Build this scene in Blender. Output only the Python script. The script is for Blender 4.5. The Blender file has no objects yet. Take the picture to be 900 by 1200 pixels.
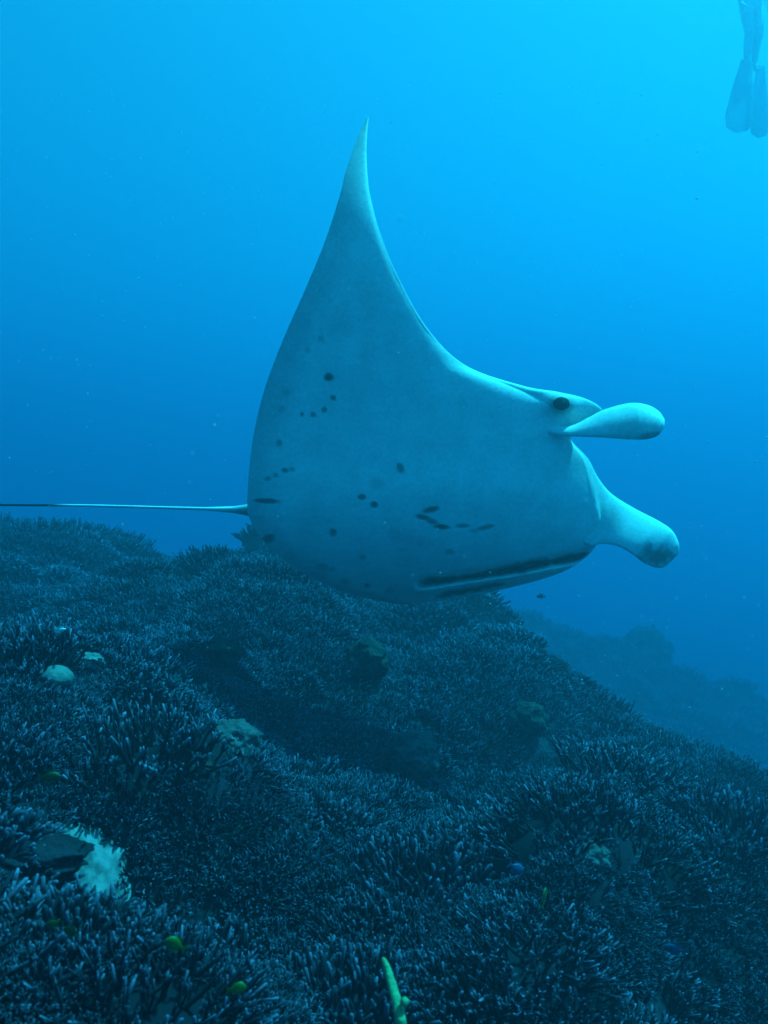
import bpy, bmesh, math, random
import numpy as np
from mathutils import Vector, Matrix, noise

SC = bpy.context.scene
COL = SC.collection
R = math.radians
rng = np.random.default_rng(7)
random.seed(7)

# ------------------------------------------------------------------ camera
cam_d = bpy.data.cameras.new("camera")
cam = bpy.data.objects.new("camera", cam_d)
COL.objects.link(cam)
cam_d.sensor_fit = 'VERTICAL'
cam_d.sensor_height = 24.0
cam_d.lens = 12.0 / math.tan(R(30))          # 60 degrees top to bottom
cam_d.clip_start = 0.05
cam_d.clip_end = 500
cam.rotation_euler = (R(90), 0, 0)
SC.camera = cam
cam_d.dof.use_dof = True
cam_d.dof.focus_distance = 3.8
cam_d.dof.aperture_fstop = 4.0
FPX = 600 / math.tan(R(30))                   # focal length in photograph pixels

# ------------------------------------------------------------------ world, sun, exposure
SUN_EL, SUN_AZ = R(62), R(68)                 # azimuth from straight ahead towards the right
w = bpy.data.worlds.new("World")
SC.world = w
w.use_nodes = True
nt = w.node_tree
bg = nt.nodes['Background']
sky = nt.nodes.new('ShaderNodeTexSky')
sky.sky_type = 'NISHITA'
sky.sun_disc = False
sky.sun_elevation = SUN_EL
sky.sun_rotation = SUN_AZ
nt.links.new(sky.outputs[0], bg.inputs[0])
bg.inputs[1].default_value = 0.06
sd = bpy.data.lights.new("sun", 'SUN')
sd.energy = 4.5
sd.angle = R(0.5)
sd.color = (1.0, 0.97, 0.92)
sun = bpy.data.objects.new("sun", sd)
COL.objects.link(sun)
to_sun = Vector((math.cos(SUN_EL) * math.sin(SUN_AZ), math.cos(SUN_EL) * math.cos(SUN_AZ), math.sin(SUN_EL)))
sun.rotation_euler = to_sun.to_track_quat('Z', 'Y').to_euler()
sun.location = to_sun * 20
SC.view_settings.view_transform = 'Standard'
SC.view_settings.look = 'None'
SC.view_settings.gamma = 1
SC.view_settings.exposure = 1.9
cy = SC.cycles
cy.volume_bounces = 4
cy.max_bounces = 8
cy.diffuse_bounces = 2
cy.use_denoising = True

SURFACE_Z = 9.2                                # metres of water above the camera

# ------------------------------------------------------------------ helpers
def tag(o, label=None, cat=None, group=None, kind=None):
    if label: o['label'] = label
    if cat: o['category'] = cat
    if group: o['group'] = group
    if kind: o['kind'] = kind
    return o

def mesh_np(name, V, F, attrs=None, smooth=True):
    """mesh from numpy vertices and triangles / quads (F: n x 3 or n x 4)"""
    V = np.asarray(V, dtype=np.float32); F = np.asarray(F, dtype=np.int32)
    me = bpy.data.meshes.new(name)
    k = F.shape[1]
    me.vertices.add(len(V)); me.vertices.foreach_set('co', V.ravel())
    me.loops.add(F.size); me.loops.foreach_set('vertex_index', F.ravel())
    me.polygons.add(len(F))
    me.polygons.foreach_set('loop_start', np.arange(0, F.size, k, dtype=np.int32))
    me.polygons.foreach_set('use_smooth', np.full(len(F), smooth, dtype=bool))
    for an, av in (attrs or {}).items():
        av = np.asarray(av, dtype=np.float32)
        if av.ndim == 1:
            a = me.attributes.new(an, 'FLOAT', 'POINT'); a.data.foreach_set('value', av)
        else:
            a = me.attributes.new(an, 'FLOAT_COLOR', 'POINT'); a.data.foreach_set('color', av.ravel())
    me.update(calc_edges=True)
    me.validate()
    return me

def link(name, me, mat=None, parent=None, loc=None):
    o = bpy.data.objects.new(name, me)
    COL.objects.link(o)
    if mat is not None and not me.materials: me.materials.append(mat)
    if parent is not None: o.parent = parent
    if loc is not None: o.location = loc
    return o

def empty(name, loc=(0, 0, 0)):
    o = bpy.data.objects.new(name, None)
    COL.objects.link(o); o.location = loc
    o.empty_display_size = 0.1
    return o

def px(x, y, d):
    """a point at distance d in front of the camera on the sight line of photograph pixel x, y"""
    return np.array([d * (x - 450) / FPX, d, -d * (y - 600) / FPX])

def sm(a, b, x):
    t = np.clip((np.asarray(x, float) - a) / (b - a), 0, 1)
    return t * t * (3 - 2 * t)

def spline(P, n):
    """Catmull-Rom through control points, n samples evenly spread in the control parameter"""
    P = np.asarray(P, float); m = len(P)
    t = np.linspace(0, m - 1, n); i = np.minimum(t.astype(int), m - 2); u = (t - i)[:, None]
    g = lambda k: P[np.clip(k, 0, m - 1)]
    a, b, c, d = g(i - 1), g(i), g(i + 1), g(i + 2)
    return 0.5 * (2 * b + (c - a) * u + (2 * a - 5 * b + 4 * c - d) * u ** 2 + (3 * b - a - 3 * c + d) * u ** 3)

def vnoise(X, Y, s, seed):
    """smooth 2-D value noise on arrays, roughly -1..1"""
    x = np.asarray(X, float) / s + 1000; y = np.asarray(Y, float) / s + 1000
    ix = np.floor(x).astype(np.int64); iy = np.floor(y).astype(np.int64)
    fx = x - ix; fy = y - iy
    fx = fx * fx * (3 - 2 * fx); fy = fy * fy * (3 - 2 * fy)
    def h(a, b):
        n = (a * 374761393 + b * 668265263 + seed * 1442695041) & 0x7fffffff
        n = ((n ^ (n >> 13)) * 1274126177) & 0x7fffffff
        return ((n ^ (n >> 16)) & 0xffff) / 32767.5 - 1
    return (h(ix, iy) * (1 - fx) + h(ix + 1, iy) * fx) * (1 - fy) + (h(ix, iy + 1) * (1 - fx) + h(ix + 1, iy + 1) * fx) * fy

# ------------------------------------------------------------------ materials
def mat_base(name, rough=0.8, spec=0.2):
    m = bpy.data.materials.new(name); m.use_nodes = True
    b = m.node_tree.nodes['Principled BSDF']
    b.inputs['Roughness'].default_value = rough
    b.inputs['Specular IOR Level'].default_value = spec
    return m, m.node_tree, b

def add_bump(t, b, scale, strength, dist=0.01, detail=6, kind='noise'):
    tc = t.nodes.new('ShaderNodeTexCoord')
    if kind == 'noise':
        n = t.nodes.new('ShaderNodeTexNoise'); n.inputs['Detail'].default_value = detail; out = n.outputs[0]
    else:
        n = t.nodes.new('ShaderNodeTexVoronoi'); out = n.outputs['Distance']
    n.inputs['Scale'].default_value = scale
    t.links.new(tc.outputs['Object'], n.inputs['Vector'])
    bp = t.nodes.new('ShaderNodeBump')
    bp.inputs['Strength'].default_value = strength; bp.inputs['Distance'].default_value = dist
    t.links.new(out, bp.inputs['Height']); t.links.new(bp.outputs[0], b.inputs['Normal'])
    return n, out, tc

def mat_noise(name, c1, c2, scale, rough=0.85, bump=(30, 0.6, 0.02), spec=0.1):
    m, t, b = mat_base(name, rough, spec)
    n, out, tc = add_bump(t, b, *bump)
    n2 = t.nodes.new('ShaderNodeTexNoise'); n2.inputs['Scale'].default_value = scale; n2.inputs['Detail'].default_value = 8
    t.links.new(tc.outputs['Object'], n2.inputs['Vector'])
    r = t.nodes.new('ShaderNodeValToRGB')
    r.color_ramp.elements[0].color = (*c1, 1); r.color_ramp.elements[0].position = 0.35
    r.color_ramp.elements[1].color = (*c2, 1); r.color_ramp.elements[1].position = 0.65
    t.links.new(n2.outputs[0], r.inputs[0]); t.links.new(r.outputs[0], b.inputs['Base Color'])
    return m

def mat_coral(name, c_body, c_body2, c_tip):
    m, t, b = mat_base(name, 0.85, 0.1)
    add_bump(t, b, 160, 0.5, 0.004, 2)
    at = t.nodes.new('ShaderNodeAttribute'); at.attribute_name = 'tip'
    vr = t.nodes.new('ShaderNodeAttribute'); vr.attribute_name = 'hue'
    oi = t.nodes.new('ShaderNodeObjectInfo')
    ad = t.nodes.new('ShaderNodeMath'); ad.operation = 'ADD'
    t.links.new(vr.outputs['Fac'], ad.inputs[0]); t.links.new(oi.outputs['Random'], ad.inputs[1])
    fr = t.nodes.new('ShaderNodeMath'); fr.operation = 'FRACT'
    t.links.new(ad.outputs[0], fr.inputs[0])
    mx = t.nodes.new('ShaderNodeMix'); mx.data_type = 'RGBA'
    mx.inputs['A'].default_value = (*c_body, 1); mx.inputs['B'].default_value = (*c_body2, 1)
    t.links.new(fr.outputs[0], mx.inputs['Factor'])
    mx2 = t.nodes.new('ShaderNodeMix'); mx2.data_type = 'RGBA'
    t.links.new(at.outputs['Fac'], mx2.inputs['Factor'])
    t.links.new(mx.outputs['Result'], mx2.inputs['A']); mx2.inputs['B'].default_value = (*c_tip, 1)
    t.links.new(mx2.outputs['Result'], b.inputs['Base Color'])
    return m

def mat_vcol(name, rough=0.5, spec=0.25, bump=(60, 0.15, 0.004)):
    m, t, b = mat_base(name, rough, spec)
    n, out, tc = add_bump(t, b, *bump)
    at = t.nodes.new('ShaderNodeAttribute'); at.attribute_name = 'pigment'
    n2 = t.nodes.new('ShaderNodeTexNoise'); n2.inputs['Scale'].default_value = 9; n2.inputs['Detail'].default_value = 9
    t.links.new(tc.outputs['Object'], n2.inputs['Vector'])
    r = t.nodes.new('ShaderNodeMapRange'); r.inputs['To Min'].default_value = 0.72; r.inputs['To Max'].default_value = 1.16
    t.links.new(n2.outputs[0], r.inputs['Value'])
    v = t.nodes.new('ShaderNodeVectorMath'); v.operation = 'SCALE'
    n3 = t.nodes.new('ShaderNodeTexNoise'); n3.inputs['Scale'].default_value = 75; n3.inputs['Detail'].default_value = 5
    t.links.new(tc.outputs['Object'], n3.inputs['Vector'])
    r3 = t.nodes.new('ShaderNodeMapRange'); r3.inputs['From Min'].default_value = .3; r3.inputs['From Max'].default_value = .7; r3.inputs['To Min'].default_value = 0.86; r3.inputs['To Max'].default_value = 1.06
    t.links.new(n3.outputs[0], r3.inputs['Value'])
    mu = t.nodes.new('ShaderNodeMath'); mu.operation = 'MULTIPLY'
    t.links.new(r.outputs[0], mu.inputs[0]); t.links.new(r3.outputs[0], mu.inputs[1])
    t.links.new(at.outputs['Color'], v.inputs[0]); t.links.new(mu.outputs[0], v.inputs['Scale'])
    t.links.new(v.outputs[0], b.inputs['Base Color'])
    return m

def mat_plain(name, c, rough=0.6, spec=0.2, scale=20, var=0.25, bump=(50, 0.2, 0.003)):
    c2 = tuple(x * (1 - var) for x in c)
    return mat_noise(name, c2, c, scale, rough, bump, spec)

M_ROCK = mat_noise('reef_rock', (0.010, 0.008, 0.011), (0.03, 0.021, 0.03), 5, 0.95, (18, 0.9, 0.04))
M_SAND = mat_noise('coral_sand', (0.08, 0.076, 0.08), (0.21, 0.20, 0.21), 34, 0.95, (60, 0.5, 0.01))
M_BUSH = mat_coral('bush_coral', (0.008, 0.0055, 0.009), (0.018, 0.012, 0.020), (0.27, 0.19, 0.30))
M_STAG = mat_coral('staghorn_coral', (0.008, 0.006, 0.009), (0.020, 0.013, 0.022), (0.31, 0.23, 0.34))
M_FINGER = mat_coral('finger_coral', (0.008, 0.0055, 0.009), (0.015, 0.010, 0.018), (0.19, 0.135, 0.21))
M_SKIN = mat_vcol('manta_skin')

# ------------------------------------------------------------------ the reef bottom
LUMPS = []                                     # (x, y, radius, height): mounds and hollows seen in the photograph
def base_h(X, Y):
    X = np.asarray(X, float); Y = np.asarray(Y, float)
    side = np.where(X > -1, -0.20 * X, 0.20 + 0.055 * (-X - 1)) - np.where(X > 0, 0.085 * X ** 2, 0)
    side = np.maximum(side, -3.5)
    side = np.minimum(side, 0.28)
    h = -1.15 + 0.070 * np.minimum(Y, 8.4) + side
    # edge of the slope: from far left, past the middle at 7 m, round to the near right
    cy_ = np.interp(X, [-12, -3.9, -1.5, 0.5, 2.2, 3.2, 4.5, 9], [10.5, 9.6, 8.2, 7.0, 5.2, 3.6, 1.0, -8])
    s = (Y - cy_) * 0.75
    drop = np.where(s > 0, 0.75 * s ** 1.15, 0)
    h1 = h - drop
    # a lower ridge farther out
    ridge = np.minimum(-2.55 - 0.36 * (X - 2.9), -1.9 + 0.45 * X) - 0.03 * (Y - 20) ** 2
    h2 = np.maximum(ridge, -7.5 + 0 * X)
    k = 0.25
    m = np.maximum(h1, h2)
    return m + k * np.exp(-np.abs(h1 - h2) / k) * 0.3

def ground(X, Y):
    X = np.asarray(X, float); Y = np.asarray(Y, float)
    h = base_h(X, Y)
    h = h + 0.30 * vnoise(X, Y, 0.90, 3) + 0.13 * vnoise(X, Y, 0.38, 5) + 0.16 * vnoise(X, Y, 2.0, 9)
    for (lx, ly, lr, lh) in LUMPS:
        d2 = ((X - lx) ** 2 + (Y - ly) ** 2) / lr ** 2
        h = h + lh * np.exp(-d2)
    return h

def hit(x, y, lift=0.0):
    """where the sight line of a photograph pixel meets the reef"""
    d = np.arange(0.9, 30, 0.01)
    P = np.stack([d * (x - 450) / FPX, d, -d * (y - 600) / FPX], 1)
    below = P[:, 2] < ground(P[:, 0], P[:, 1]) + lift
    i = int(np.argmax(below)) if below.any() else len(d) - 1
    return P[i]

for (x, y, r, hh) in [(300, 985, 0.30, -0.16), (590, 1000, 0.14, -0.16), (90, 985, 0.35, -0.16), (480, 930, 0.22, -0.10),
                      (430, 800, 0.35, 0.16), (615, 860, 0.30, 0.14), (340, 1040, 0.30, 0.10), (520, 760, 0.6, 0.12), (860, 960, 0.35, -0.12),
                      (700, 1010, 0.30, 0.14), (105, 1050, 0.16, -0.10), (300, 700, 0.7, 0.12), (40, 1150, 0.25, 0.06)]:
    p = hit(x, y)
    LUMPS.append((p[0], p[1], r, hh))
BOULDERS = [                                     # photograph x, y, width, height ratio, kind, label, seed, roughness, fine relief
    (65, 800, 40, 0.72, 'p', 'smooth pale rounded dome coral on the dark slope at the left', 1, 0.05, 0.0),
    (105, 778, 30, 0.55, 'p', 'small knobbly pale coral lump just behind the smooth pale dome', 2, 0.3, 0.12),
    (272, 880, 66, 0.75, 'b', 'broad flat topped boulder coral with a pale crown left of the middle', 3, 0.26, 0.10),
    (484, 893, 60, 0.95, 'b', 'rounded mottled boulder coral standing in a dark hollow at the centre', 4, 0.26, 0.10),
    (431, 782, 50, 0.95, 'd', 'dark rounded coral head below the belly of the manta ray', 5, 0.26, 0.10),
    (617, 850, 46, 0.9, 'd', 'dark coral head on the crest of the slope right of centre', 6, 0.26, 0.10),
    (695, 1012, 40, 0.8, 'b', 'small grey boulder coral among thickets at the lower right', 7, 0.26, 0.10),
    (262, 770, 44, 0.8, 'd', 'dark coral head far up the slope left of the manta ray belly', 8, 0.26, 0.10),
    (235, 905, 40, 0.6, 'd', 'low dark boulder just left of the flat topped boulder coral', 9, 0.26, 0.10),
]
BPOS = []
for spec in BOULDERS:
    p = hit(spec[0], spec[1] + spec[2] * 0.3, 0.10); BPOS.append(p)
for spec, p in zip(BOULDERS, BPOS):
    r_ = spec[2] / 2 * p[1] / FPX
    LUMPS.append((p[0], p[1], max(0.16, r_ * 1.6), 0.12))
# the round head standing up on the far ridge
LUMPS.append((5.95, 20.2, 1.0, 0.5)); LUMPS.append((3.8, 19.3, 1.3, 0.3)); LUMPS.append((7.8, 19.6, 0.9, 0.4))

def axis(lo, a, b, hi, step):
    core = np.arange(a, b, step)
    n = 40; t = np.linspace(0, 1, n) ** 2
    return np.concatenate([(a - (a - lo) * t)[::-1][:-1], core, (b + (hi - b) * t)])
gx = axis(-82, -8, 10, 82, 0.07); gy = axis(-42, 0.5, 22, 108, 0.07)
GX, GY = np.meshgrid(gx, gy)
GZ = ground(GX, GY)
nx_, ny_ = len(gx), len(gy)
idx = np.arange(nx_ * ny_).reshape(ny_, nx_)
F = np.stack([idx[:-1, :-1], idx[:-1, 1:], idx[1:, 1:], idx[1:, :-1]], -1).reshape(-1, 4)
seabed = link('seabed', mesh_np('seabed', np.stack([GX, GY, GZ], -1).reshape(-1, 3), F), M_ROCK)
tag(seabed, kind='structure')

# ------------------------------------------------------------------ sand patch in a gap of the coral
sp = hit(108, 1042)
SAND = (sp[0], sp[1], 0.13)
a = np.linspace(0, 2 * np.pi, 72, endpoint=False)
rr = np.linspace(0, 1, 14)
A, RR = np.meshgrid(a, rr)
rad = RR * (0.085 + 0.018 * np.sin(3 * A + 1) + 0.010 * np.sin(7 * A) + 0.006 * np.sin(13 * A + 2))
SX = sp[0] + rad * np.cos(A) * 1.05; SY = sp[1] + rad * np.sin(A) * 1.5
SZ = ground(SX, SY) + 0.02 * (1 - RR ** 3) + 0.004 * vnoise(SX, SY, 0.03, 4) - 0.006 * (RR > 0.95) + 0.006
idx = np.arange(72 * 14).reshape(14, 72)
F = np.stack([idx[:-1], np.roll(idx, -1, 1)[:-1], np.roll(idx, -1, 1)[1:], idx[1:]], -1).reshape(-1, 4)
tag(link('sand_patch', mesh_np('sand_patch', np.stack([SX, SY, SZ], -1).reshape(-1, 3), F), M_SAND), kind='structure')

# ------------------------------------------------------------------ boulder corals
def blob(name, rx, ry, rz, mat, seed, rough=0.1, sub=4, fine=0.0):
    bm = bmesh.new()
    bmesh.ops.create_icosphere(bm, subdivisions=sub, radius=1)
    for v in bm.verts:
        p = v.co.copy(); o = Vector((seed * 3.1, seed * 1.7, 0))
        k = 1 + rough * noise.noise(p * 1.7 + o) + rough * 0.5 * noise.noise(p * 4 + o) + fine * noise.noise(p * 14 + o)
        v.co = Vector((p.x * rx * k, p.y * ry * k, p.z * rz * k))
    for f in bm.faces: f.smooth = True
    me = bpy.data.meshes.new(name); bm.to_mesh(me); bm.free()
    return link(name, me, mat)

M_PALE = mat_noise('pale_dome_coral', (0.09, 0.09, 0.09), (0.17, 0.17, 0.165), 9, 0.9, (90, 0.4, 0.006))
M_BOULDER = mat_noise('boulder_coral', (0.028, 0.026, 0.028), (0.11, 0.098, 0.105), 6, 0.9, (45, 0.8, 0.015))
M_DARKBOULDER = mat_noise('dark_boulder', (0.012, 0.014, 0.014), (0.04, 0.04, 0.036), 7, 0.95, (30, 0.9, 0.02))
KEEP = []                                      # plan circles kept clear of colonies
def boulder(x, y, wpx, hfrac, mat, label, seed, rough, fine):
    p = BPOS[seed - 1]; r = wpx / 2 * p[1] / FPX
    o = blob('boulder_coral', r, r * 0.95, r * hfrac, mat, seed, rough, 5, fine)
    c = px(x, y, p[1]); base = c[2] - float(ground(c[0], c[1])) + 0.03
    for v in o.data.vertices:
        if v.co.z < 0: v.co.z *= min(1.8, max(1.0, base / (r * hfrac)))
    c[2] += r * 0.3
    o.location = c
    KEEP.append((c[0], c[1], r))
    return tag(o, label, 'coral')
for spec in BOULDERS: boulder(*spec[:4], {'p': M_PALE, 'b': M_BOULDER, 'd': M_DARKBOULDER}[spec[4]], *spec[5:])
o = blob('coral_head', 0.50, 0.52, 0.60, M_DARKBOULDER, 12, 0.4, 5, 0.14)
o.location = (5.97, 20.2, -3.2); tag(o, 'large round coral head fading into the blue on the farther ridge', 'coral')
# rock shelf beside the sand patch
p = hit(42, 1046)
o = blob('rock_ledge', 0.11, 0.08, 0.03, M_ROCK, 15, 0.35, 5, 0.06)
o.location = (p[0], p[1], float(ground(p[0], p[1])) + 0.07); tag(o, 'flat dark rock shelf sticking out beside the pale sand patch', 'rock')
p0 = o

# ------------------------------------------------------------------ coral colonies
def tubes(paths, radii, sides, tipw):
    """many tubes at once: paths (n, k, 3), radii (n, k) -> vertices, triangles, tip value"""
    n, k, _ = paths.shape
    d = np.gradient(paths, axis=1); d /= np.linalg.norm(d, axis=2, keepdims=True) + 1e-9
    ref = np.where(np.abs(d[..., 2:3]) > 0.9, np.array([1., 0, 0]), np.array([0, 0, 1.]))
    u = np.cross(d, ref); u /= np.linalg.norm(u, axis=2, keepdims=True) + 1e-9
    v = np.cross(d, u)
    an = np.linspace(0, 2 * np.pi, sides, endpoint=False)
    ring = (paths[:, :, None] + radii[:, :, None, None] * (np.cos(an)[:, None] * u[:, :, None] + np.sin(an)[:, None] * v[:, :, None]))
    cap = paths[:, -1] + d[:, -1] * radii[:, -1:] * 0.9
    V = np.concatenate([ring.reshape(n, k * sides, 3), cap[:, None]], 1)
    t = np.repeat(tipw, sides, axis=1)
    T = np.concatenate([t, np.ones((n, 1)) * tipw[:, -1:]], 1)
    f = []
    for j in range(k - 1):
        for s in range(sides):
            s2 = (s + 1) % sides
            q = (j * sides + s, j * sides + s2, (j + 1) * sides + s2, (j + 1) * sides + s)
            f += [(q[0], q[1], q[2]), (q[0], q[2], q[3])]
    for s in range(sides):
        f.append(((k - 1) * sides + s, (k - 1) * sides + (s + 1) % sides, k * sides))
    f = np.array(f)
    per = k * sides + 1
    Fm = (f[None] + (np.arange(n) * per)[:, None, None]).reshape(-1, 3)
    return V.reshape(-1, 3), Fm, T.reshape(-1)

def colony(kind, seed, lod=0):
    """a colony of unit radius: vertices, triangles, tip whiteness, hue"""
    g = np.random.default_rng(seed)
    if kind == 'bush':       n, hgt, th, spread, sub = 170, 0.34, 0.020, 0.95, 3.4
    elif kind == 'staghorn': n, hgt, th, spread, sub = 130, 0.32, 0.020, 1.05, 4.5
    else:                    n, hgt, th, spread, sub = 260, 0.20, 0.029, 0.8, 1.2
    sides, k = (6, 5) if lod == 0 else (3, 3)
    if lod: n = int(n * 0.5); th *= 1.5; sub *= 0.6
    r = np.sqrt(g.random(n)) * 0.92; a = g.random(n) * 2 * np.pi
    b = np.stack([r * np.cos(a), r * np.sin(a), np.zeros(n)], 1)
    dome = np.sqrt(np.clip(1 - 0.75 * r ** 2, 0, 1))
    b[:, 2] = -0.60 + 0.62 * dome
    out = np.stack([np.cos(a) * r, np.sin(a) * r, np.zeros(n)], 1)
    dirn = out * spread + np.array([0, 0, 1.0]) + g.normal(0, 0.32, (n, 3))
    dirn /= np.linalg.norm(dirn, axis=1, keepdims=True)
    L = hgt * (0.55 + 0.45 * dome) * g.uniform(0.7, 1.25, n) + 0.15
    tt = np.linspace(0, 1, k)
    bend = g.normal(0, 0.12, (n, 3)); bend[:, 2] = np.abs(bend[:, 2])
    path = b[:, None] + dirn[:, None] * (L[:, None] * tt)[..., None] + bend[:, None] * (L[:, None] * tt ** 2)[..., None]
    path[:, 1:] += g.normal(0, 0.012, path[:, 1:].shape)
    rad = th * (1.15 - 0.5 * tt[None] ** 1.5) * g.uniform(0.75, 1.25, (n, 1))
    tipv = np.repeat((tt[None] ** 9), n, 0) * g.uniform(0.25, 1.0, (n, 1)) ** 2.2
    out_ = [tubes(path, rad, sides, tipv)]
    m = int(n * sub)
    pi = g.integers(0, n, m); ft = g.uniform(0.42, 0.92, m)
    j = np.minimum((ft * (k - 1)).astype(int), k - 2); u = (ft * (k - 1) - j)[:, None]
    st = path[pi, j] * (1 - u) + path[pi, j + 1] * u
    d0 = path[pi, j + 1] - path[pi, j]; d0 /= np.linalg.norm(d0, axis=1, keepdims=True)
    d1 = d0 * 0.75 + g.normal(0, 0.55, (m, 3)) + np.array([0, 0, 0.35]); d1 /= np.linalg.norm(d1, axis=1, keepdims=True)
    l1 = hgt * g.uniform(0.10, 0.30, m)
    ks = 3 if lod == 0 else 2
    t2 = np.linspace(0, 1, ks)
    p2 = st[:, None] + d1[:, None] * (l1[:, None] * t2)[..., None]
    p2[:, -1, 2] += 0.03
    out_.append(tubes(p2, th * 0.78 * (1.05 - 0.45 * t2[None]) * g.uniform(0.8, 1.2, (m, 1)), sides if lod == 0 else 3,
                      np.repeat(t2[None] ** 3, m, 0) * g.uniform(0.2, 1, (m, 1)) ** 2.2))
    # encrusting base under the branches
    bs = 10 if lod else 16
    aa = np.linspace(0, 2 * np.pi, bs, endpoint=False)
    ringr = [0.98, 0.75, 0.4]; ringz = [-0.60, -0.14, -0.01]
    bv = [(rr_ * (1 + 0.08 * math.sin(3 * q + seed)) * math.cos(q), rr_ * (1 + 0.08 * math.sin(3 * q + seed)) * math.sin(q), zz) for rr_, zz in zip(ringr, ringz) for q in aa] + [(0, 0, 0.03)]
    bf = []
    for jj in range(2):
        for s in range(bs):
            s2 = (s + 1) % bs
            bf += [(jj * bs + s, jj * bs + s2, (jj + 1) * bs + s2), (jj * bs + s, (jj + 1) * bs + s2, (jj + 1) * bs + s)]
    bf += [(2 * bs + s, 2 * bs + (s + 1) % bs, 3 * bs) for s in range(bs)]
    out_.append((np.array(bv), np.array(bf), np.zeros(len(bv))))
    V, Fc, T = [], [], []; off = 0
    for (v, f, t) in out_:
        V.append(v); Fc.append(f + off); T.append(t); off += len(v)
    return np.concatenate(V), np.concatenate(Fc), np.concatenate(T)

KINDS = {
    'bush': (M_BUSH, 'bush_coral', 'low bushy brown coral colony with many pale tipped branchlets on the reef slope', 'bushy coral colonies on the reef slope'),
    'staghorn': (M_STAG, 'staghorn_coral', 'open staghorn coral colony with long forking branches and whitish tips on the reef slope', 'staghorn coral colonies on the reef slope'),
    'finger': (M_FINGER, 'knobbly_coral', 'knobbly coral clump of short blunt stubby branches on the reef slope', 'knobbly coral clumps on the reef slope'),
}
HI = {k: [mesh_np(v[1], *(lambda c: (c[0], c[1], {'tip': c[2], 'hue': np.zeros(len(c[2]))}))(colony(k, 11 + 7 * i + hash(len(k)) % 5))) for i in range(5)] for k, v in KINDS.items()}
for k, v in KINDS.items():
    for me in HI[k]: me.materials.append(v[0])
LO = {k: [colony(k, 91 + i, 1) for i in range(4)] for k in KINDS}

# scatter: dart throwing with a radius per colony, larger spacing far out
cands = []
cell = {}
def try_add(x, y, r, tight=0.70):
    cx, cyi = int(math.floor(x / 0.5)), int(math.floor(y / 0.5))
    for i in range(cx - 2, cx + 3):
        for j in range(cyi - 2, cyi + 3):
            for (x2, y2, r2) in cell.get((i, j), ()):
                if (x - x2) ** 2 + (y - y2) ** 2 < ((r + r2) * tight) ** 2: return False
    cell.setdefault((cx, cyi), []).append((x, y, r)); cands.append((x, y, r))
    return True
tries = 34000
for i in range(tries):
    d = 0.7 + 21.5 * rng.random() ** 1.5
    x = rng.uniform(-0.62, 0.62) * (d + 1.0); y = d
    if rng.random() < 0.12: x = rng.uniform(-9, 9)
    r = rng.uniform(0.10, 0.26) * (0.75 if d < 2.2 else 1.0) * (1.35 if d > 6 else 1) * (1.5 if d > 12 else 1)
    if (x - SAND[0]) ** 2 / 1.2 + (y - SAND[1]) ** 2 / 2.2 < (0.075 + r * 0.45) ** 2: continue
    if any(abs(x - kx) < kr * 1.0 + r * 0.45 and ky - kr * 0.6 - r - 0.16 < y < ky + kr * 0.5 + r * 0.4 for kx, ky, kr in KEEP): continue
    # thin out the hollows, so that dark gaps stay between the thickets
    if vnoise(x, y, 0.55, 21) < -0.45 and rng.random() < 0.75: continue
    try_add(x, y, r)
# small young colonies fill what bare rock is left between
for i in range(60000):
    d = 0.8 + 11 * rng.random() ** 1.7
    x = rng.uniform(-0.6, 0.6) * (d + 0.8); y = d; r = rng.uniform(0.045, 0.085) * (1.5 if d > 4 else 1)
    if vnoise(x, y, 0.55, 21) < -0.4 and rng.random() < 0.1: continue
    if (x - SAND[0]) ** 2 + (y - SAND[1]) ** 2 / 1.6 < (0.075 + r * 0.4) ** 2: continue
    if any((x - kx) ** 2 + (y - ky) ** 2 < (kr * 0.9 + r * 0.5) ** 2 for kx, ky, kr in KEEP): continue
    try_add(x, y, r, 0.43)
C = np.array(cands)
Cz = ground(C[:, 0], C[:, 1])
U = 450 + FPX * C[:, 0] / C[:, 1]; Vv = 600 - FPX * Cz / C[:, 1]
vis = (U > -60) & (U < 960) & (Vv < 1290)
size = np.where(vis, C[:, 2] / C[:, 1], 0)
order = np.argsort(-size)
kfield = vnoise(C[:, 0], C[:, 1], 0.9, 33) + 0.35 * rng.normal(size=len(C))
kinds = np.where(kfield < -0.25, 'finger', np.where(kfield < 0.3, 'bush', 'staghorn'))
N_IND = 280
used = {k: 0 for k in KINDS}
SV, SF, ST, SH = [], [], [], []; off = 0
eps = 0.05
for rank, i in enumerate(order):
    x, y, r = C[i]; z = Cz[i]; k = str(kinds[i])
    gxn = (ground(x + eps, y) - ground(x - eps, y)) / (2 * eps); gyn = (ground(x, y + eps) - ground(x, y - eps)) / (2 * eps)
    nrm = Vector((-gxn * 0.6, -gyn * 0.6, 1)).normalized()
    q = nrm.to_track_quat('Z', 'Y').to_matrix() @ Matrix.Rotation(rng.uniform(0, 6.28), 3, 'Z')
    s = (r * 1.08, r * 1.08, r * rng.uniform(0.8, 1.15))
    if rank < N_IND and size[i] > 0:
        o = bpy.data.objects.new(KINDS[k][1], HI[k][rank % 5]); COL.objects.link(o)
        o.matrix_world = Matrix.Translation((x, y, z + 0.02)) @ q.to_4x4() @ Matrix.Diagonal((*s, 1))
        tag(o, KINDS[k][2], 'coral', KINDS[k][3])
    else:
        v, f, t = LO[k][rank % 4]
        m = np.array(q) @ np.diag(s)
        SV.append(v @ m.T + np.array([x, y, z + 0.02])); SF.append(f + off); ST.append(t); SH.append(np.full(len(v), rng.random())); off += len(v)
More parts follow.
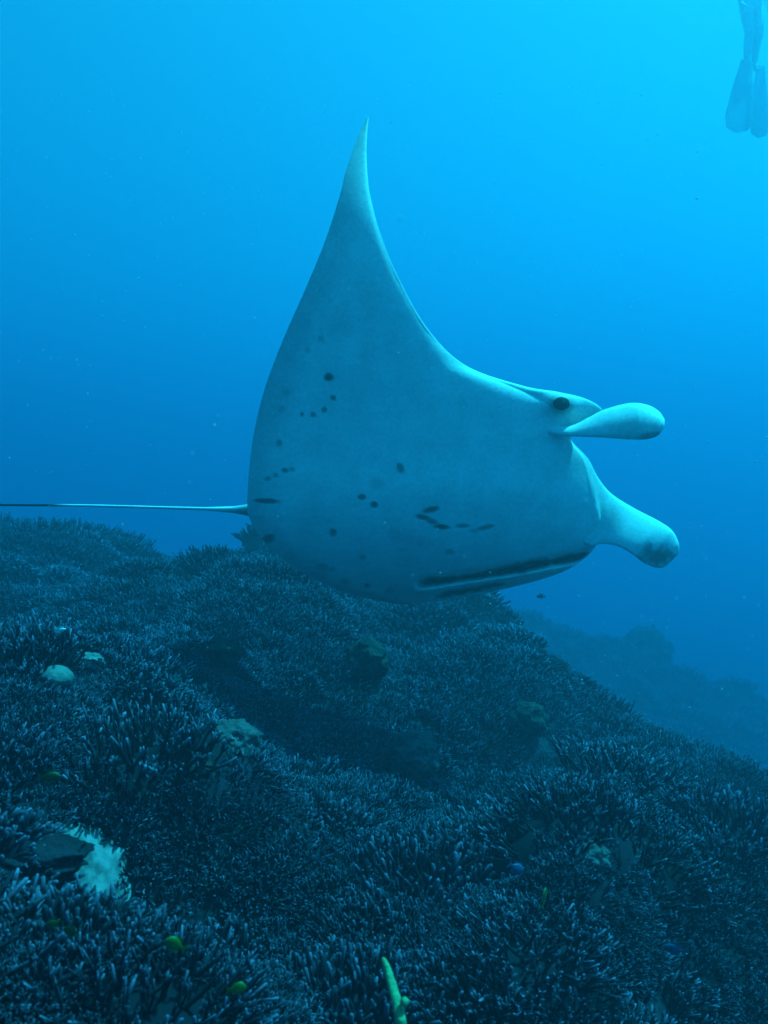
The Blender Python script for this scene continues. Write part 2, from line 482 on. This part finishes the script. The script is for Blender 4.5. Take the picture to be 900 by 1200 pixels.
thicket = link('coral_thicket', mesh_np('coral_thicket', np.concatenate(SV), np.concatenate(SF), {'tip': np.concatenate(ST), 'hue': np.concatenate(SH)}), M_BUSH)
tag(thicket, 'far thicket of low branching coral covering the reef slope and ridge beyond', 'coral', kind='stuff')

# ------------------------------------------------------------------ green sea whip close to the camera
M_WHIP = mat_noise('green_whip', (0.06, 0.17, 0.08), (0.14, 0.29, 0.14), 40, 0.8, (140, 0.8, 0.004))
D = 1.30
ctrl = [px(449, 1123, D + .06), px(455, 1140, D + .05), px(461, 1160, D + .03), px(466, 1180, D), px(472, 1215, D - .02), px(478, 1290, D - .02), px(480, 1420, D)]
P = spline(ctrl, 60)
rad = np.interp(np.linspace(0, 1, 60), [0, .04, .15, .45, 1], [0.0035, .006, .0085, .0105, .012]) * 0.74 * (1 + 0.02 * np.sin(np.arange(60) * 1.3) + 0.035 * rng.normal(size=60))
Vw, Fw, Tw = tubes(P[None, ::-1], rad[None, ::-1], 14, np.zeros((1, 60)))
whip = link('sea_whip', mesh_np('sea_whip', Vw, Fw), M_WHIP)
tag(whip, 'single bright green sea whip standing up close to the camera at the bottom edge', 'sea whip')
kb = blob('knob', 0.0065, 0.0065, 0.0065, M_WHIP, 3, 0.2, 3); kb.parent = whip; kb.location = px(474, 1174, D - .008)

# ------------------------------------------------------------------ reef fish
def fish_mesh(name, Ln, Ht, Wd):
    n, s = 18, 14
    t = np.linspace(0, 1, n)
    prof = np.interp(t, [0, .06, .2, .42, .65, .85, 1], [0.03, .35, .8, 1, .78, .32, .22])
    wprof = np.interp(t, [0, .06, .2, .42, .65, .85, 1], [0.05, .5, .9, 1, .7, .25, .08])
    an = np.linspace(0, 2 * np.pi, s, endpoint=False)
    V = np.stack([np.repeat((0.5 - t)[:, None] * Ln, s, 1), wprof[:, None] * Wd / 2 * np.cos(an), prof[:, None] * Ht / 2 * np.sin(an)], -1).reshape(-1, 3)
    idx = np.arange(n * s).reshape(n, s)
    F = np.stack([idx[:-1], np.roll(idx, -1, 1)[:-1], np.roll(idx, -1, 1)[1:], idx[1:]], -1).reshape(-1, 4)
    return mesh_np(name, V, F)
def plate(name, pts, th):
    bm = bmesh.new()
    f = [bm.verts.new((x, -th / 2, z)) for x, z in pts]; b = [bm.verts.new((x, th / 2, z)) for x, z in pts]
    bm.faces.new(f); bm.faces.new(b[::-1])
    for i in range(len(pts)):
        j = (i + 1) % len(pts); bm.faces.new((f[j], f[i], b[i], b[j]))
    bmesh.ops.recalc_face_normals(bm, faces=bm.faces)
    me = bpy.data.meshes.new(name); bm.to_mesh(me); bm.free(); return me
M_EYE = mat_plain('eye_black', (0.012, 0.012, 0.014), 0.25, 0.5)
def make_fish(loc, Ln, mat, label, rz, tilt=0.0, ht=0.62, group=None):
    root = empty('reef_fish', loc); root.rotation_euler = (0, tilt, rz)
    tag(root, label, 'fish', group)
    link('body', fish_mesh('body', Ln, Ln * ht, Ln * 0.2), mat, root)
    h = Ln
    link('tail_fin', plate('tail_fin', [(-.46 * h, .05 * h), (-.62 * h, .2 * h), (-.72 * h, .24 * h), (-.63 * h, 0), (-.72 * h, -.24 * h), (-.62 * h, -.2 * h), (-.46 * h, -.05 * h)], h * .012), mat, root)
    link('dorsal_fin', plate('dorsal_fin', [(.25 * h, .24 * h), (.12 * h, .36 * h), (-.2 * h, .36 * h), (-.38 * h, .27 * h), (-.36 * h, .1 * h), (0, .26 * h)], h * .012), mat, root)
    link('anal_fin', plate('anal_fin', [(0, -.27 * h), (-.2 * h, -.35 * h), (-.36 * h, -.25 * h), (-.36 * h, -.1 * h)], h * .012), mat, root)
    for sgn in (-1, 1):
        e = blob('eye', h * .035, h * .02, h * .035, M_EYE, 1, 0, 2); e.parent = root; e.location = (.36 * h, sgn * h * .07, .05 * h)
        pf = link('pectoral_fin', plate('pectoral_fin', [(.14 * h, -.02 * h), (0, .06 * h), (-.06 * h, -.04 * h), (.0, -.09 * h)], h * .01), mat, root)
        pf.location = (0, sgn * h * .1, 0); pf.rotation_euler = (0, 0, -sgn * 0.25)
    return root
M_FGREEN = mat_plain('green_fish', (0.05, 0.15, 0.01), 0.5, 0.3, 30, 0.4)
M_FYEL = mat_plain('yellow_fish', (0.035, 0.075, 0.008), 0.5, 0.3, 30, 0.4)
M_FBLUE = mat_plain('blue_fish', (0.015, 0.07, 0.15), 0.45, 0.4, 30, 0.3)
M_FDARK = mat_plain('dark_fish', (0.05, 0.06, 0.08), 0.5, 0.3, 30, 0.3)
M_FSILV = mat_plain('silver_fish', (0.62, 0.65, 0.66), 0.4, 0.5, 30, 0.2)
def fish_at(x, y, back, wpx, mat, label, rz, tilt=0, ht=0.62, d=None):
    D_ = d if d else hit(x, y, 0.12)[1] - back
    return make_fish(px(x, y, D_), wpx * D_ / FPX, mat, label, rz, tilt, ht)
fish_at(204, 1106, .1, 24, M_FGREEN, 'bright green reef fish turned nose down among the bottom left thicket', R(200), R(-35), .66)
fish_at(279, 1158, .1, 20, M_FGREEN, 'small bright green reef fish nearest the bottom edge', R(20), 0, .75)
fish_at(82, 1091, .08, 20, M_FYEL, 'olive green reef fish just in front of the pale sand patch', R(160), 0, .6)
fish_at(62, 1082, .10, 16, M_FYEL, 'dull olive reef fish left of another olive one below the sand patch', R(190), R(15), .6)
fish_at(60, 910, .12, 22, M_FYEL, 'yellowish green reef fish over the dark slope at the far left', R(10), 0, .55)
fish_at(638, 1050, .1, 20, M_FYEL, 'dark green reef fish head up among corals at the lower right', R(60), R(-60), .6)
fish_at(606, 1018, .1, 22, M_FBLUE, 'vivid blue reef fish by a dark gap right of centre', R(30), R(35), .62)
fish_at(789, 1112, .1, 22, M_FBLUE, 'dim blue reef fish over the thicket at the lower right', R(170), R(-10), .55)
fish_at(72, 738, .15, 12, M_FSILV, 'tiny silvery fish glinting above the slope at the left', R(15), 0, .4)
fish_at(633, 699, 0, 9, M_FDARK, 'tiny dark fish in open water just below the manta ray', R(170), 0, .45, d=6.0)

# ------------------------------------------------------------------ the manta ray
DM = 3.8
manta = empty('manta_ray', (0, 0, 0))
tag(manta, 'large manta ray banking with one wing up and pale spotted belly to the camera', 'manta ray')
MC = Vector(px(500, 560, DM)); manta.location = MC
TE = np.array([(431,137),(420,158),(412,180),(404,205),(398,230),(380,285),(356,343),(333,395),(312,450),(299,500),(293,540),(291,562),(290,580),(290,594),(291,604),(300,621),(318,643),(350,669),(398,692),(438,703),(466,708),(484,708)], float)
LE = np.array([(432,138),(430,160),(429.5,182),(431,208),(434,230),(445,272),(466,324),(500,384),(545,428),(612,452),(655,459.5),(688,468),(706,481),(696,494),(668,511),(684,537),(693,563),(698,586),(703,604),(705,624),(690,650),(655,672),(592,690),(535,701),(486,708)], float)
# pair the two edges: 24 stations
tq = np.linspace(0, 1, 24)
TEc = spline(TE, 24 * 8); LEc = spline(LE, 24 * 8)
def rs(P, n):
    return np.stack([np.interp(np.linspace(0, len(P) - 1, n), np.arange(len(P)), P[:, i]) for i in (0, 1)], 1)
NQ, NP = 420, 300
T_ = rs(TEc, NQ); L_ = rs(LEc, NQ)
pp = np.linspace(0, 1, NP)
pp = 0.5 - 0.5 * np.cos(np.pi * pp)            # finer towards both edges
PX = T_[:, None, 0] * (1 - pp) + L_[:, None, 0] * pp
PY = T_[:, None, 1] * (1 - pp) + L_[:, None, 1] * pp

def mid_depth(X, Y):
    f = np.clip((Y - 470) / 240.0, 0, 1) ** 1.9 * 0.985
    low = 0.42 * (1 - np.sqrt(1 - f * f)) / (1 - math.sqrt(1 - .985 ** 2))
    u = np.clip((560 - Y) / 425.0, 0, 1)
    up = -0.24 * sm(0, 0.85, u) + 0.30 * u ** 3
    return low + up + 0.0006 * (X - 500) * 0.35

def smooth_interp(x, xs, ys, n=600, w=45):
    g = np.linspace(xs[0], xs[-1], n); v = np.interp(g, xs, ys)
    k = np.hanning(w); k /= k.sum()
    v = np.convolve(np.pad(v, w, mode='edge'), k, mode='same')[w:-w]
    return np.interp(x, g, v)

def half_thick(X, Y, P):
    s = smooth_interp(Y, [137, 200, 300, 400, 460, 520, 580, 640, 690, 708], [.003, .009, .018, .033, .058, .085, .100, .088, .06, .04])
    prof = np.clip(1 - np.abs((P - 0.60)) ** 2.0 / np.where(P < 0.6, 0.36, 0.16), 0, 1)
    prof = np.where(P > 0.6, prof ** 0.55, prof ** 0.9)
    return s * prof

def pigment(X, Y, back):
    n = X.size
    c = np.empty(X.shape + (4,)); c[..., 3] = 1
    white = np.array([.86, .88, .86]); grey = np.array([.46, .48, .49]); black = np.array([.018, .02, .022])
    wob = vnoise(X, Y, 9, 2) * 0.5 + vnoise(X, Y, 4, 6) * 0.35
    # greyish wash towards the trailing rim and the wing tip
    te_x = np.interp(Y, TE[:, 1], TE[:, 0])
    g = 0.55 * (1 - sm(4, 46, X - te_x + 10 * wob)) + 0.5 * (1 - sm(150, 330, Y + 14 * wob)) * 0.6
    g = np.clip(g + 0.10 * sm(-.2, .8, vnoise(X, Y, 60, 12)), 0, .8)
    col = white * (1 - g[..., None]) + grey * g[..., None]
    dark = np.zeros(X.shape)
    for (sx, sy, ra, rb, ang, k) in SPOTS:
        ca, sa = math.cos(R(ang)), math.sin(R(ang))
        dx, dy = X - sx, Y - sy
        u = (dx * ca + dy * sa) / ra; v = (-dx * sa + dy * ca) / rb
        d = np.sqrt(u * u + v * v) + 0.25 * wob
        dark = np.maximum(dark, k * (1 - sm(0.55, 1.25, d)))
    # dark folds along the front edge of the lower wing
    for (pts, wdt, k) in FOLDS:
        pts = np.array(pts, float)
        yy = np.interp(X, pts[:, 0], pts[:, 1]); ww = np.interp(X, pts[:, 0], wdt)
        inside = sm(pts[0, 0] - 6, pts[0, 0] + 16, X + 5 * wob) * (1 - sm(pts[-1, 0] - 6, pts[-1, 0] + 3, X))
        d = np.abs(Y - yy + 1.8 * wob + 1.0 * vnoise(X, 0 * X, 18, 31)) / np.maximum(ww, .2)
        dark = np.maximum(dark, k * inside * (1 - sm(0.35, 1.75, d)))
    c[..., :3] = col * (1 - dark[..., None]) + black * dark[..., None]
    if back:
        sh = np.exp(-(((X - 590) / 45) ** 2 + ((Y - 510) / 30) ** 2)) + np.exp(-(((X - 590) / 45) ** 2 + ((Y - 640) / 25) ** 2))
        b = black * 1.4 * (1 - sh[..., None]) + white * sh[..., None]
        c[..., :3] = b
    return c

SPOTS = [(385, 442, 6.5, 5.5, 0, 1), (390, 466, 3.6, 3.2, 0, .8), (380, 480, 3.6, 3.6, 0, .8), (367, 486, 3.8, 3.6, 0, .7), (354, 485, 3.2, 2.8, 0, .85),
         (376, 397, 4, 4, 0, .35), (361, 411, 4, 4, 0, .25), (336, 460, 4, 4, 0, .22), (330, 479, 4.5, 4, 0, .3),
         (327, 519, 4.2, 4.5, 0, .6), (334, 551, 5, 3.6, 15, .75), (342, 550, 4, 2.8, 0, .5), (323, 557, 4, 3, -10, .5), (314, 561, 4.5, 3, -15, .55),
         (311, 587, 16, 3.4, 3, .85), (315, 631, 9, 5.5, -22, .75), (469, 548, 4.2, 6.5, -25, .7), (424, 582.5, 5.5, 3.8, 0, .85), (439, 591, 5.2, 4.4, 15, .85),
         (442, 566, 9, 8, 0, .2), (390, 624, 4.5, 5.5, -20, .75), (425, 652, 4.5, 3.8, 0, .45),
         (505, 597, 12, 4.2, -14, .85), (496, 606, 10, 3.4, 10, .85), (506, 611, 8, 3.6, 12, .75), (518, 617.5, 11.5, 3.4, 2, .9), (543, 616, 10, 2.8, -2, .7), (569, 618, 11, 3.2, -12, .7), (555, 622, 6, 2.8, 0, .5),
         (527, 647, 6, 4, 0, .5), (378, 664, 8, 4, 8, .4), (390, 667, 5, 3.4, 0, .35), (430, 686, 4, 3, 0, .7), (404, 681, 5, 4, 0, .3), (456, 692, 5, 4, 0, .3),
         (658, 473, 17, 13.5, 0, .5), (477, 630, 22, 10, 20, .16), (469, 643, 8, 3, 0, .2)]
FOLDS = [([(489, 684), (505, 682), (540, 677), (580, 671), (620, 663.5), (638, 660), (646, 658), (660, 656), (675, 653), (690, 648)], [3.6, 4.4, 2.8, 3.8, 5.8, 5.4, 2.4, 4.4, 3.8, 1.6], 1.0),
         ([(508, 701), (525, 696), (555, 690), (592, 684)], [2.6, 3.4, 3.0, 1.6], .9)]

def fold_depth(X, Y):
    g = 0
    for (pts, wdt, k) in FOLDS:
        pts = np.array(pts, float)
        yy = np.interp(X, pts[:, 0], pts[:, 1])
        inside = sm(pts[0, 0] - 6, pts[0, 0] + 8, X) * (1 - sm(pts[-1, 0] - 12, pts[-1, 0] + 2, X))
        g = g + 0.07 * inside * np.exp(-((Y - yy) / 5.0) ** 2) - 0.05 * inside * np.exp(-((Y - yy - 9) / 5.0) ** 2)
    return g

PPb = np.broadcast_to(pp, PX.shape)
LES = np.array([(432,137),(430,160),(429.5,182),(431,208),(434,230),(445,272),(466,324),(500,384),(545,428),(606,452),(645,468),(668,485),(685,511),(694,537),(700,563),(705,590),(702,622),(690,650),(655,672),(592,690),(535,701),(486,708)], float)
te_x = np.interp(PY, TE[:, 1], TE[:, 0]); le_x = smooth_interp(PY, LES[:, 1], LES[:, 0], 600, 31)
Ps = np.clip((PX - te_x) / np.maximum(le_x - te_x, 1), 0, .97)
Hh = half_thick(PX, PY, Ps) * np.sqrt(np.clip(1 - np.clip((PPb - .80) / .20, 0, 1) ** 3, 0, 1))
md = mid_depth(PX, PY)
eye_b = 0.05 * np.exp(-(((PX - 658) / 22) ** 2 + ((PY - 474) / 15) ** 2))
front_d = DM + md - Hh + fold_depth(PX, PY) - eye_b
# the throat rounds into the mouth; the upper jaw behind it reaches farther forward
back_d = DM + md + Hh * 0.9 + 0.004
mouth = np.interp(PY, [505, 513, 532, 555, 577, 592, 606, 625], [0, .05, .3, .4, .4, .3, .1, 0])
PXb = PX + 13 * mouth * PPb ** 10
PYb = PY
def to3(X, Y, Dp):
    return np.stack([Dp * (X - 450) / FPX, Dp, -Dp * (Y - 600) / FPX], -1)
VF = to3(PX, PY, front_d).reshape(-1, 3)
st = 3
qi = np.unique(np.r_[np.arange(0, NQ, 1)]); pi_ = np.unique(np.r_[np.arange(0, NP, 1)])
VB = to3(PXb, PYb, back_d).reshape(-1, 3)
idx = np.arange(NQ * NP).reshape(NQ, NP); o2 = NQ * NP
Ff = np.stack([idx[:-1, :-1], idx[1:, :-1], idx[1:, 1:], idx[:-1, 1:]], -1).reshape(-1, 4)
Fb = Ff[:, ::-1] + o2
ring = np.concatenate([idx[0, :], idx[1:, -1], idx[-1, ::-1][1:], idx[::-1, 0][1:-1]])
r2 = np.roll(ring, -1)
Fr = np.stack([ring, ring + o2, r2 + o2, r2], -1)
cf = pigment(PX, PY, False).reshape(-1, 4); cb = pigment(PX, PY, True).reshape(-1, 4)
# the dark back stays off the rims of the mouth and head
rim = (np.clip(mouth * 3, 0, 1) * sm(.85, .95, PPb)).reshape(-1, 1)
cb[:, :3] = cb[:, :3] * (1 - rim) + np.array([.74, .76, .75]) * rim
body = link('body', mesh_np('body', np.concatenate([VF, VB]) - np.array(MC), np.concatenate([Ff, Fb, Fr[:, ::-1]]), {'pigment': np.concatenate([cf, cb])}), M_SKIN, manta)

def loft(name, top, bot, dep, thick, spots, parent, n=90, s=40, bias=0.0, twist=None):
    """a rounded lobe between two pixel outlines: dep = depth of its middle, thick = half thickness, both along its length"""
    A_ = spline(top, n); B_ = spline(bot, n); t = np.linspace(0, 1, n)
    dd = np.interp(t, np.linspace(0, 1, len(dep)), dep); th = np.interp(t, np.linspace(0, 1, len(thick)), thick)
    an = np.linspace(0, 2 * np.pi, s, endpoint=False)
    k = (0.5 - 0.5 * np.cos(an))[None]
    X = A_[:, 0:1] * (1 - k) + B_[:, 0:1] * k; Y = A_[:, 1:2] * (1 - k) + B_[:, 1:2] * k
    tw = 0 if twist is None else np.interp(t, np.linspace(0, 1, len(twist)), twist)[:, None] * (k - .5)
    Dp = dd[:, None] - th[:, None] * np.sin(an)[None] + tw
    V = to3(X, Y, Dp).reshape(-1, 3)
    idx = np.arange(n * s).reshape(n, s)
    F = np.stack([idx[:-1], idx[1:], np.roll(idx, -1, 1)[1:], np.roll(idx, -1, 1)[:-1]], -1).reshape(-1, 4)
    white = np.array([.86, .88, .86]); black = np.array([.03, .033, .036])
    dark = np.zeros(X.shape); wob = vnoise(X, Y, 8, 3) * .3 + vnoise(X, Y, 3, 8) * .2
    for (sx, sy, ra, rb, ang, kk) in spots:
        ca, sa = math.cos(R(ang)), math.sin(R(ang)); dx, dy = X - sx, Y - sy
        d = np.sqrt(((dx * ca + dy * sa) / ra) ** 2 + ((-dx * sa + dy * ca) / rb) ** 2) + wob
        dark = np.maximum(dark, kk * (1 - sm(.4, 1.3, d)))
    dark = np.maximum(dark, np.where(np.sin(an)[None] < -0.3, .9, 0) * sm(.25, .5, t)[:, None])
    c = np.ones(X.shape + (4,)); c[..., :3] = white * (1 - dark[..., None]) + black * dark[..., None]
    return link(name, mesh_np(name, V - np.array(MC), F, {'pigment': c.reshape(-1, 4)}), M_SKIN, parent)

hd = float(DM + mid_depth(np.array(680.), np.array(490.)))
loft('cephalic_fin', [(640, 499), (668, 499), (690, 489), (708, 480), (737, 472.5), (757, 474), (771, 481), (778, 490), (779, 494)],
     [(640, 508), (662, 511), (684, 512), (708, 513), (735, 515), (756, 515), (770, 511), (777, 503), (779, 496)],
     [hd - .03, hd - .07, hd - .10, hd - .12, hd - .13, hd - .13, hd - .13, hd - .13], [.012, .02, .026, .03, .036, .04, .036, .026, .003],
     [(763, 511, 22, 6, -8, .6), (740, 498, 40, 10, -4, .22)], manta, twist=[0, -.03, -.05, -.05, -.04, -.02, 0])
hd2 = float(DM + mid_depth(np.array(700.), np.array(610.)))
loft('cephalic_fin', [(662, 515), (687, 535), (701, 560), (717, 579), (744, 596), (771, 610), (787, 621), (795, 635), (796, 645)],
     [(660, 575), (668, 612), (688, 638), (708, 637), (726, 641), (742, 650), (757, 661), (777, 665), (795, 649)],
     [hd2 + .03, hd2 + .03, hd2 + .02, hd2 + .01, hd2 - .01, hd2 - .03, hd2 - .04, hd2 - .04, hd2 - .03], [.004, .010, .014, .018, .022, .026, .027, .02, .003],
     [(770, 650, 30, 12, 8, .75), (720, 606, 10, 14, 30, .2)], manta, twist=[0, -.02, -.04, -.06, -.07, -.05, -.02, .0, 0])

# eye on its bulge at the side of the head
ed = float(DM + mid_depth(np.array(658.), np.array(473.)))
ex = np.argmin((PX - 658) ** 2 + (PY - 473) ** 2); efd = front_d.reshape(-1)[ex]
M_MEYE = mat_plain('manta_eye', (0.025, 0.027, 0.034), 0.65, 0.08, 60, 0.3)
ey = blob('eye', .035, .020, .028, M_MEYE, 4, 0.04, 4); ey.parent = manta; ey.location = Vector(px(658, 473, efd - .004)) - MC
M_MEYE2 = mat_plain('manta_eye_rim', (0.16, 0.17, 0.18), 0.5, 0.2, 60, 0.3)
pu = blob('pupil', .016, .012, .014, M_MEYE, 2, 0, 3); pu.parent = ey; pu.location = (.004, -.011, 0)

# whip tail: pale near the body, dark farther back
tail_c = [px(300, 597, DM + .02), px(287, 597.5, DM + .02), px(230, 596, DM + .03), px(160, 594, DM + .05), px(100, 592.5, DM + .08), px(40, 592, DM + .1), px(-40, 592, DM + .12), px(-140, 595, DM + .16)]
P = spline(tail_c, 160)
rad = np.interp(np.linspace(0, 1, 160), [0, .12, .19, .26, .35, 1], [.036, .027, .014, .0072, .006, .0042])
Vt, Ft, Tt = tubes(P[None], rad[None], 12, np.linspace(0, 1, 160)[None])
k = sm(.60, .68, Tt)[:, None]; k0 = sm(.14, .24, Tt)[:, None]
ct = np.ones((len(Vt), 4)); ct[:, :3] = (np.array([.4, .42, .43]) * (1 - k0) + np.array([.85, .86, .85]) * k0) * (1 - k) + np.array([.02, .02, .025]) * k
link('tail', mesh_np('tail', Vt - np.array(MC), Ft, {'pigment': ct}), M_SKIN, manta)
# small fin on the back at the tail root
df = plate('dorsal_fin', [(-.10, 0), (.06, 0), (-.01, .05), (-.08, .07), (-.11, .06)], .01)
dfo = link('dorsal_fin', df, mat_plain('manta_back', (.02, .022, .025), .5, .2), manta)
dfo.location = Vector(px(318, 598, DM + .055)) - MC; dfo.rotation_euler = (R(-90), 0, 0)

# ------------------------------------------------------------------ distant swimmer hanging in the water
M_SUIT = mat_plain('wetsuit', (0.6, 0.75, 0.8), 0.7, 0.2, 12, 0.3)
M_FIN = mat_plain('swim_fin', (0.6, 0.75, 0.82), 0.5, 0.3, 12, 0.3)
t = M_FIN.node_tree; b = t.nodes['Principled BSDF']
tr = t.nodes.new('ShaderNodeBsdfTranslucent'); tr.inputs['Color'].default_value = (.6, .75, .82, 1)
ms = t.nodes.new('ShaderNodeMixShader'); ms.inputs[0].default_value = .5
t.links.new(b.outputs[0], ms.inputs[1]); t.links.new(tr.outputs[0], ms.inputs[2]); t.links.new(ms.outputs[0], t.nodes['Material Output'].inputs['Surface'])
M_FLESH = mat_plain('face_skin', (0.45, 0.30, 0.22), 0.6, 0.3)
M_MASK = mat_plain('dive_mask', (0.02, 0.02, 0.025), 0.2, 0.6)
DD = 14.0
person = empty('person', px(882, 78, DD)); person.scale = (1.1, 1.1, 1.1); person.rotation_euler = (0, R(-2), R(20))
tag(person, 'faint bluish shape of a distant person hanging upright with swim fins at the top right', 'person')
jv = [  # name, position (z up from the ankles), radius
 ('pelvis', (0, 0, .88), .15), ('belly', (0, .01, 1.02), .14), ('chest', (0, .0, 1.24), .165), ('neckb', (0, 0, 1.42), .075), ('neck', (0, -.01, 1.50), .06),
 ('head', (0, -.02, 1.58), .088), ('crown', (0, -.01, 1.68), .085),
 ('hipL', (-.09, 0, .82), .105), ('kneeL', (-.075, -.04, .45), .068), ('calfL', (-.075, .0, .30), .066), ('ankL', (-.075, .03, .06), .042), ('toeL', (-.075, -.02, -.06), .04),
 ('hipR', (.09, 0, .82), .105), ('kneeR', (.075, -.06, .45), .068), ('calfR', (.075, .01, .30), .066), ('ankR', (.075, .05, .06), .042), ('toeR', (.075, .0, -.06), .04),
 ('shL', (-.19, 0, 1.36), .065), ('elL', (-.27, .02, 1.08), .045), ('wrL', (-.26, -.08, .84), .03), ('palmL', (-.255, -.11, .76), .034),
 ('shR', (.19, 0, 1.36), .065), ('elR', (.27, .02, 1.08), .045), ('wrR', (.26, -.08, .84), .03), ('palmR', (.255, -.11, .76), .034)]
names = [j[0] for j in jv]; pts = [Vector(j[1]) for j in jv]; rads = [j[2] for j in jv]
ed_ = [('pelvis', 'belly'), ('belly', 'chest'), ('chest', 'neckb'), ('neckb', 'neck'), ('neck', 'head'), ('head', 'crown')]
for s in 'LR':
    ed_ += [('pelvis', 'hip' + s), ('hip' + s, 'knee' + s), ('knee' + s, 'calf' + s), ('calf' + s, 'ank' + s), ('ank' + s, 'toe' + s), ('chest', 'sh' + s), ('sh' + s, 'el' + s), ('el' + s, 'wr' + s), ('wr' + s, 'palm' + s)]
edges = [(names.index(a), names.index(b)) for a, b in ed_]
for s, sg in (('L', -1), ('R', 1)):
    pb = names.index('palm' + s)
    for kf, (dy, ln) in enumerate([(-.03, .07), (-.012, .085), (.008, .08), (.026, .065)]):
        c0 = pts[pb] + Vector((0, dy, -.035)); c1 = c0 + Vector((-sg * .012, dy * .2, -ln))
        pts += [c0, c1]; rads += [.011, .008]; edges += [(pb, len(pts) - 2), (len(pts) - 2, len(pts) - 1)]
    c0 = pts[pb] + Vector((-sg * .012, -.04, .0)); c1 = c0 + Vector((-sg * .015, -.03, -.045))
    pts += [c0, c1]; rads += [.012, .009]; edges += [(pb, len(pts) - 2), (len(pts) - 2, len(pts) - 1)]
me = bpy.data.meshes.new('body'); me.from_pydata([tuple(p) for p in pts], edges, [])
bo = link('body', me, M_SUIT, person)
mod = bo.modifiers.new('skin', 'SKIN'); mod.use_smooth_shade = True
for i, sv in enumerate(me.skin_vertices[0].data): sv.radius = (rads[i], rads[i]); sv.use_root = (i == 0)
sb = bo.modifiers.new('sub', 'SUBSURF'); sb.levels = 2; sb.render_levels = 2
fc = blob('face', .07, .05, .085, M_FLESH, 3, .04, 3); fc.parent = person; fc.location = (0, -.085, 1.60)
mk = blob('mask', .075, .035, .045, M_MASK, 3, .03, 3); mk.parent = person; mk.location = (0, -.12, 1.63)
for sg in (-1, 1):
    fin = plate('swim_fin', [(-.045, .06), (-.06, -.05), (-.085, -.2), (-.11, -.46), (-.09, -.56), (0, -.60), (.09, -.56), (.11, -.46), (.085, -.2), (.06, -.05), (.045, .06)], .018)
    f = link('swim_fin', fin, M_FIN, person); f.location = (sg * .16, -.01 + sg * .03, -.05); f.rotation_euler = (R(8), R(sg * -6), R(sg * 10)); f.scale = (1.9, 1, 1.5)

# ------------------------------------------------------------------ plankton and silt drifting in the water
M_SPECK = mat_plain('drifting_speck', (0.8, 0.82, 0.8), 0.7, 0.2)
bm = bmesh.new(); bmesh.ops.create_icosphere(bm, subdivisions=1, radius=1)
iv = np.array([v.co[:] for v in bm.verts]); if_ = np.array([[v.index for v in f.verts] for f in bm.faces]); bm.free()
NV = 750
d = rng.uniform(0.7, 3.6, NV) ; X = rng.uniform(-.55, .55, NV) * d; Z = rng.uniform(-.25, .5, NV) * d
keep = Z > ground(X, d) + .35
P = np.stack([X, d, Z], 1)[keep]; r = rng.lognormal(-7.1, .38, len(P)) * np.clip(P[:, 1] / 2.2, .5, 1.3)
V = (iv[None] * (r[:, None, None] * rng.uniform(.6, 1.5, (len(P), 1, 3))) + P[:, None]).reshape(-1, 3)
Fp = (if_[None] + (np.arange(len(P)) * len(iv))[:, None, None]).reshape(-1, 3)
tag(link('drifting_plankton', mesh_np('drifting_plankton', V, Fp), M_SPECK), 'tiny white plankton specks drifting in the water', 'plankton', kind='stuff')

# ------------------------------------------------------------------ the water itself: one even volume
bm = bmesh.new(); bmesh.ops.create_cube(bm, size=1)
me = bpy.data.meshes.new('haze'); bm.to_mesh(me); bm.free()
zlo = float(GZ.min()) - 1.0
hz = link('haze', me); hz.scale = (168, 156, SURFACE_Z - zlo); hz.location = (0, 33, (SURFACE_Z + zlo) / 2)
m = bpy.data.materials.new('sea_water'); m.use_nodes = True
t = m.node_tree
t.nodes.remove(t.nodes['Principled BSDF'])
pv = t.nodes.new('ShaderNodeVolumePrincipled')
t.links.new(pv.outputs[0], t.nodes['Material Output'].inputs['Volume'])
SIG_S = (0.013, 0.022, 0.028)                    # scattering per metre
SIG_A = (0.34, 0.051, 0.026)                   # absorption per metre
pv.inputs['Density'].default_value = 1.0
pv.inputs['Color'].default_value = (*SIG_S, 1)
pv.inputs['Absorption Color'].default_value = (*[(1 - a_ / (1 - s_)) ** 2 for s_, a_ in zip(SIG_S, SIG_A)], 1)
pv.inputs['Anisotropy'].default_value = 0.56
me.materials.append(m)
tag(hz, kind='stuff')
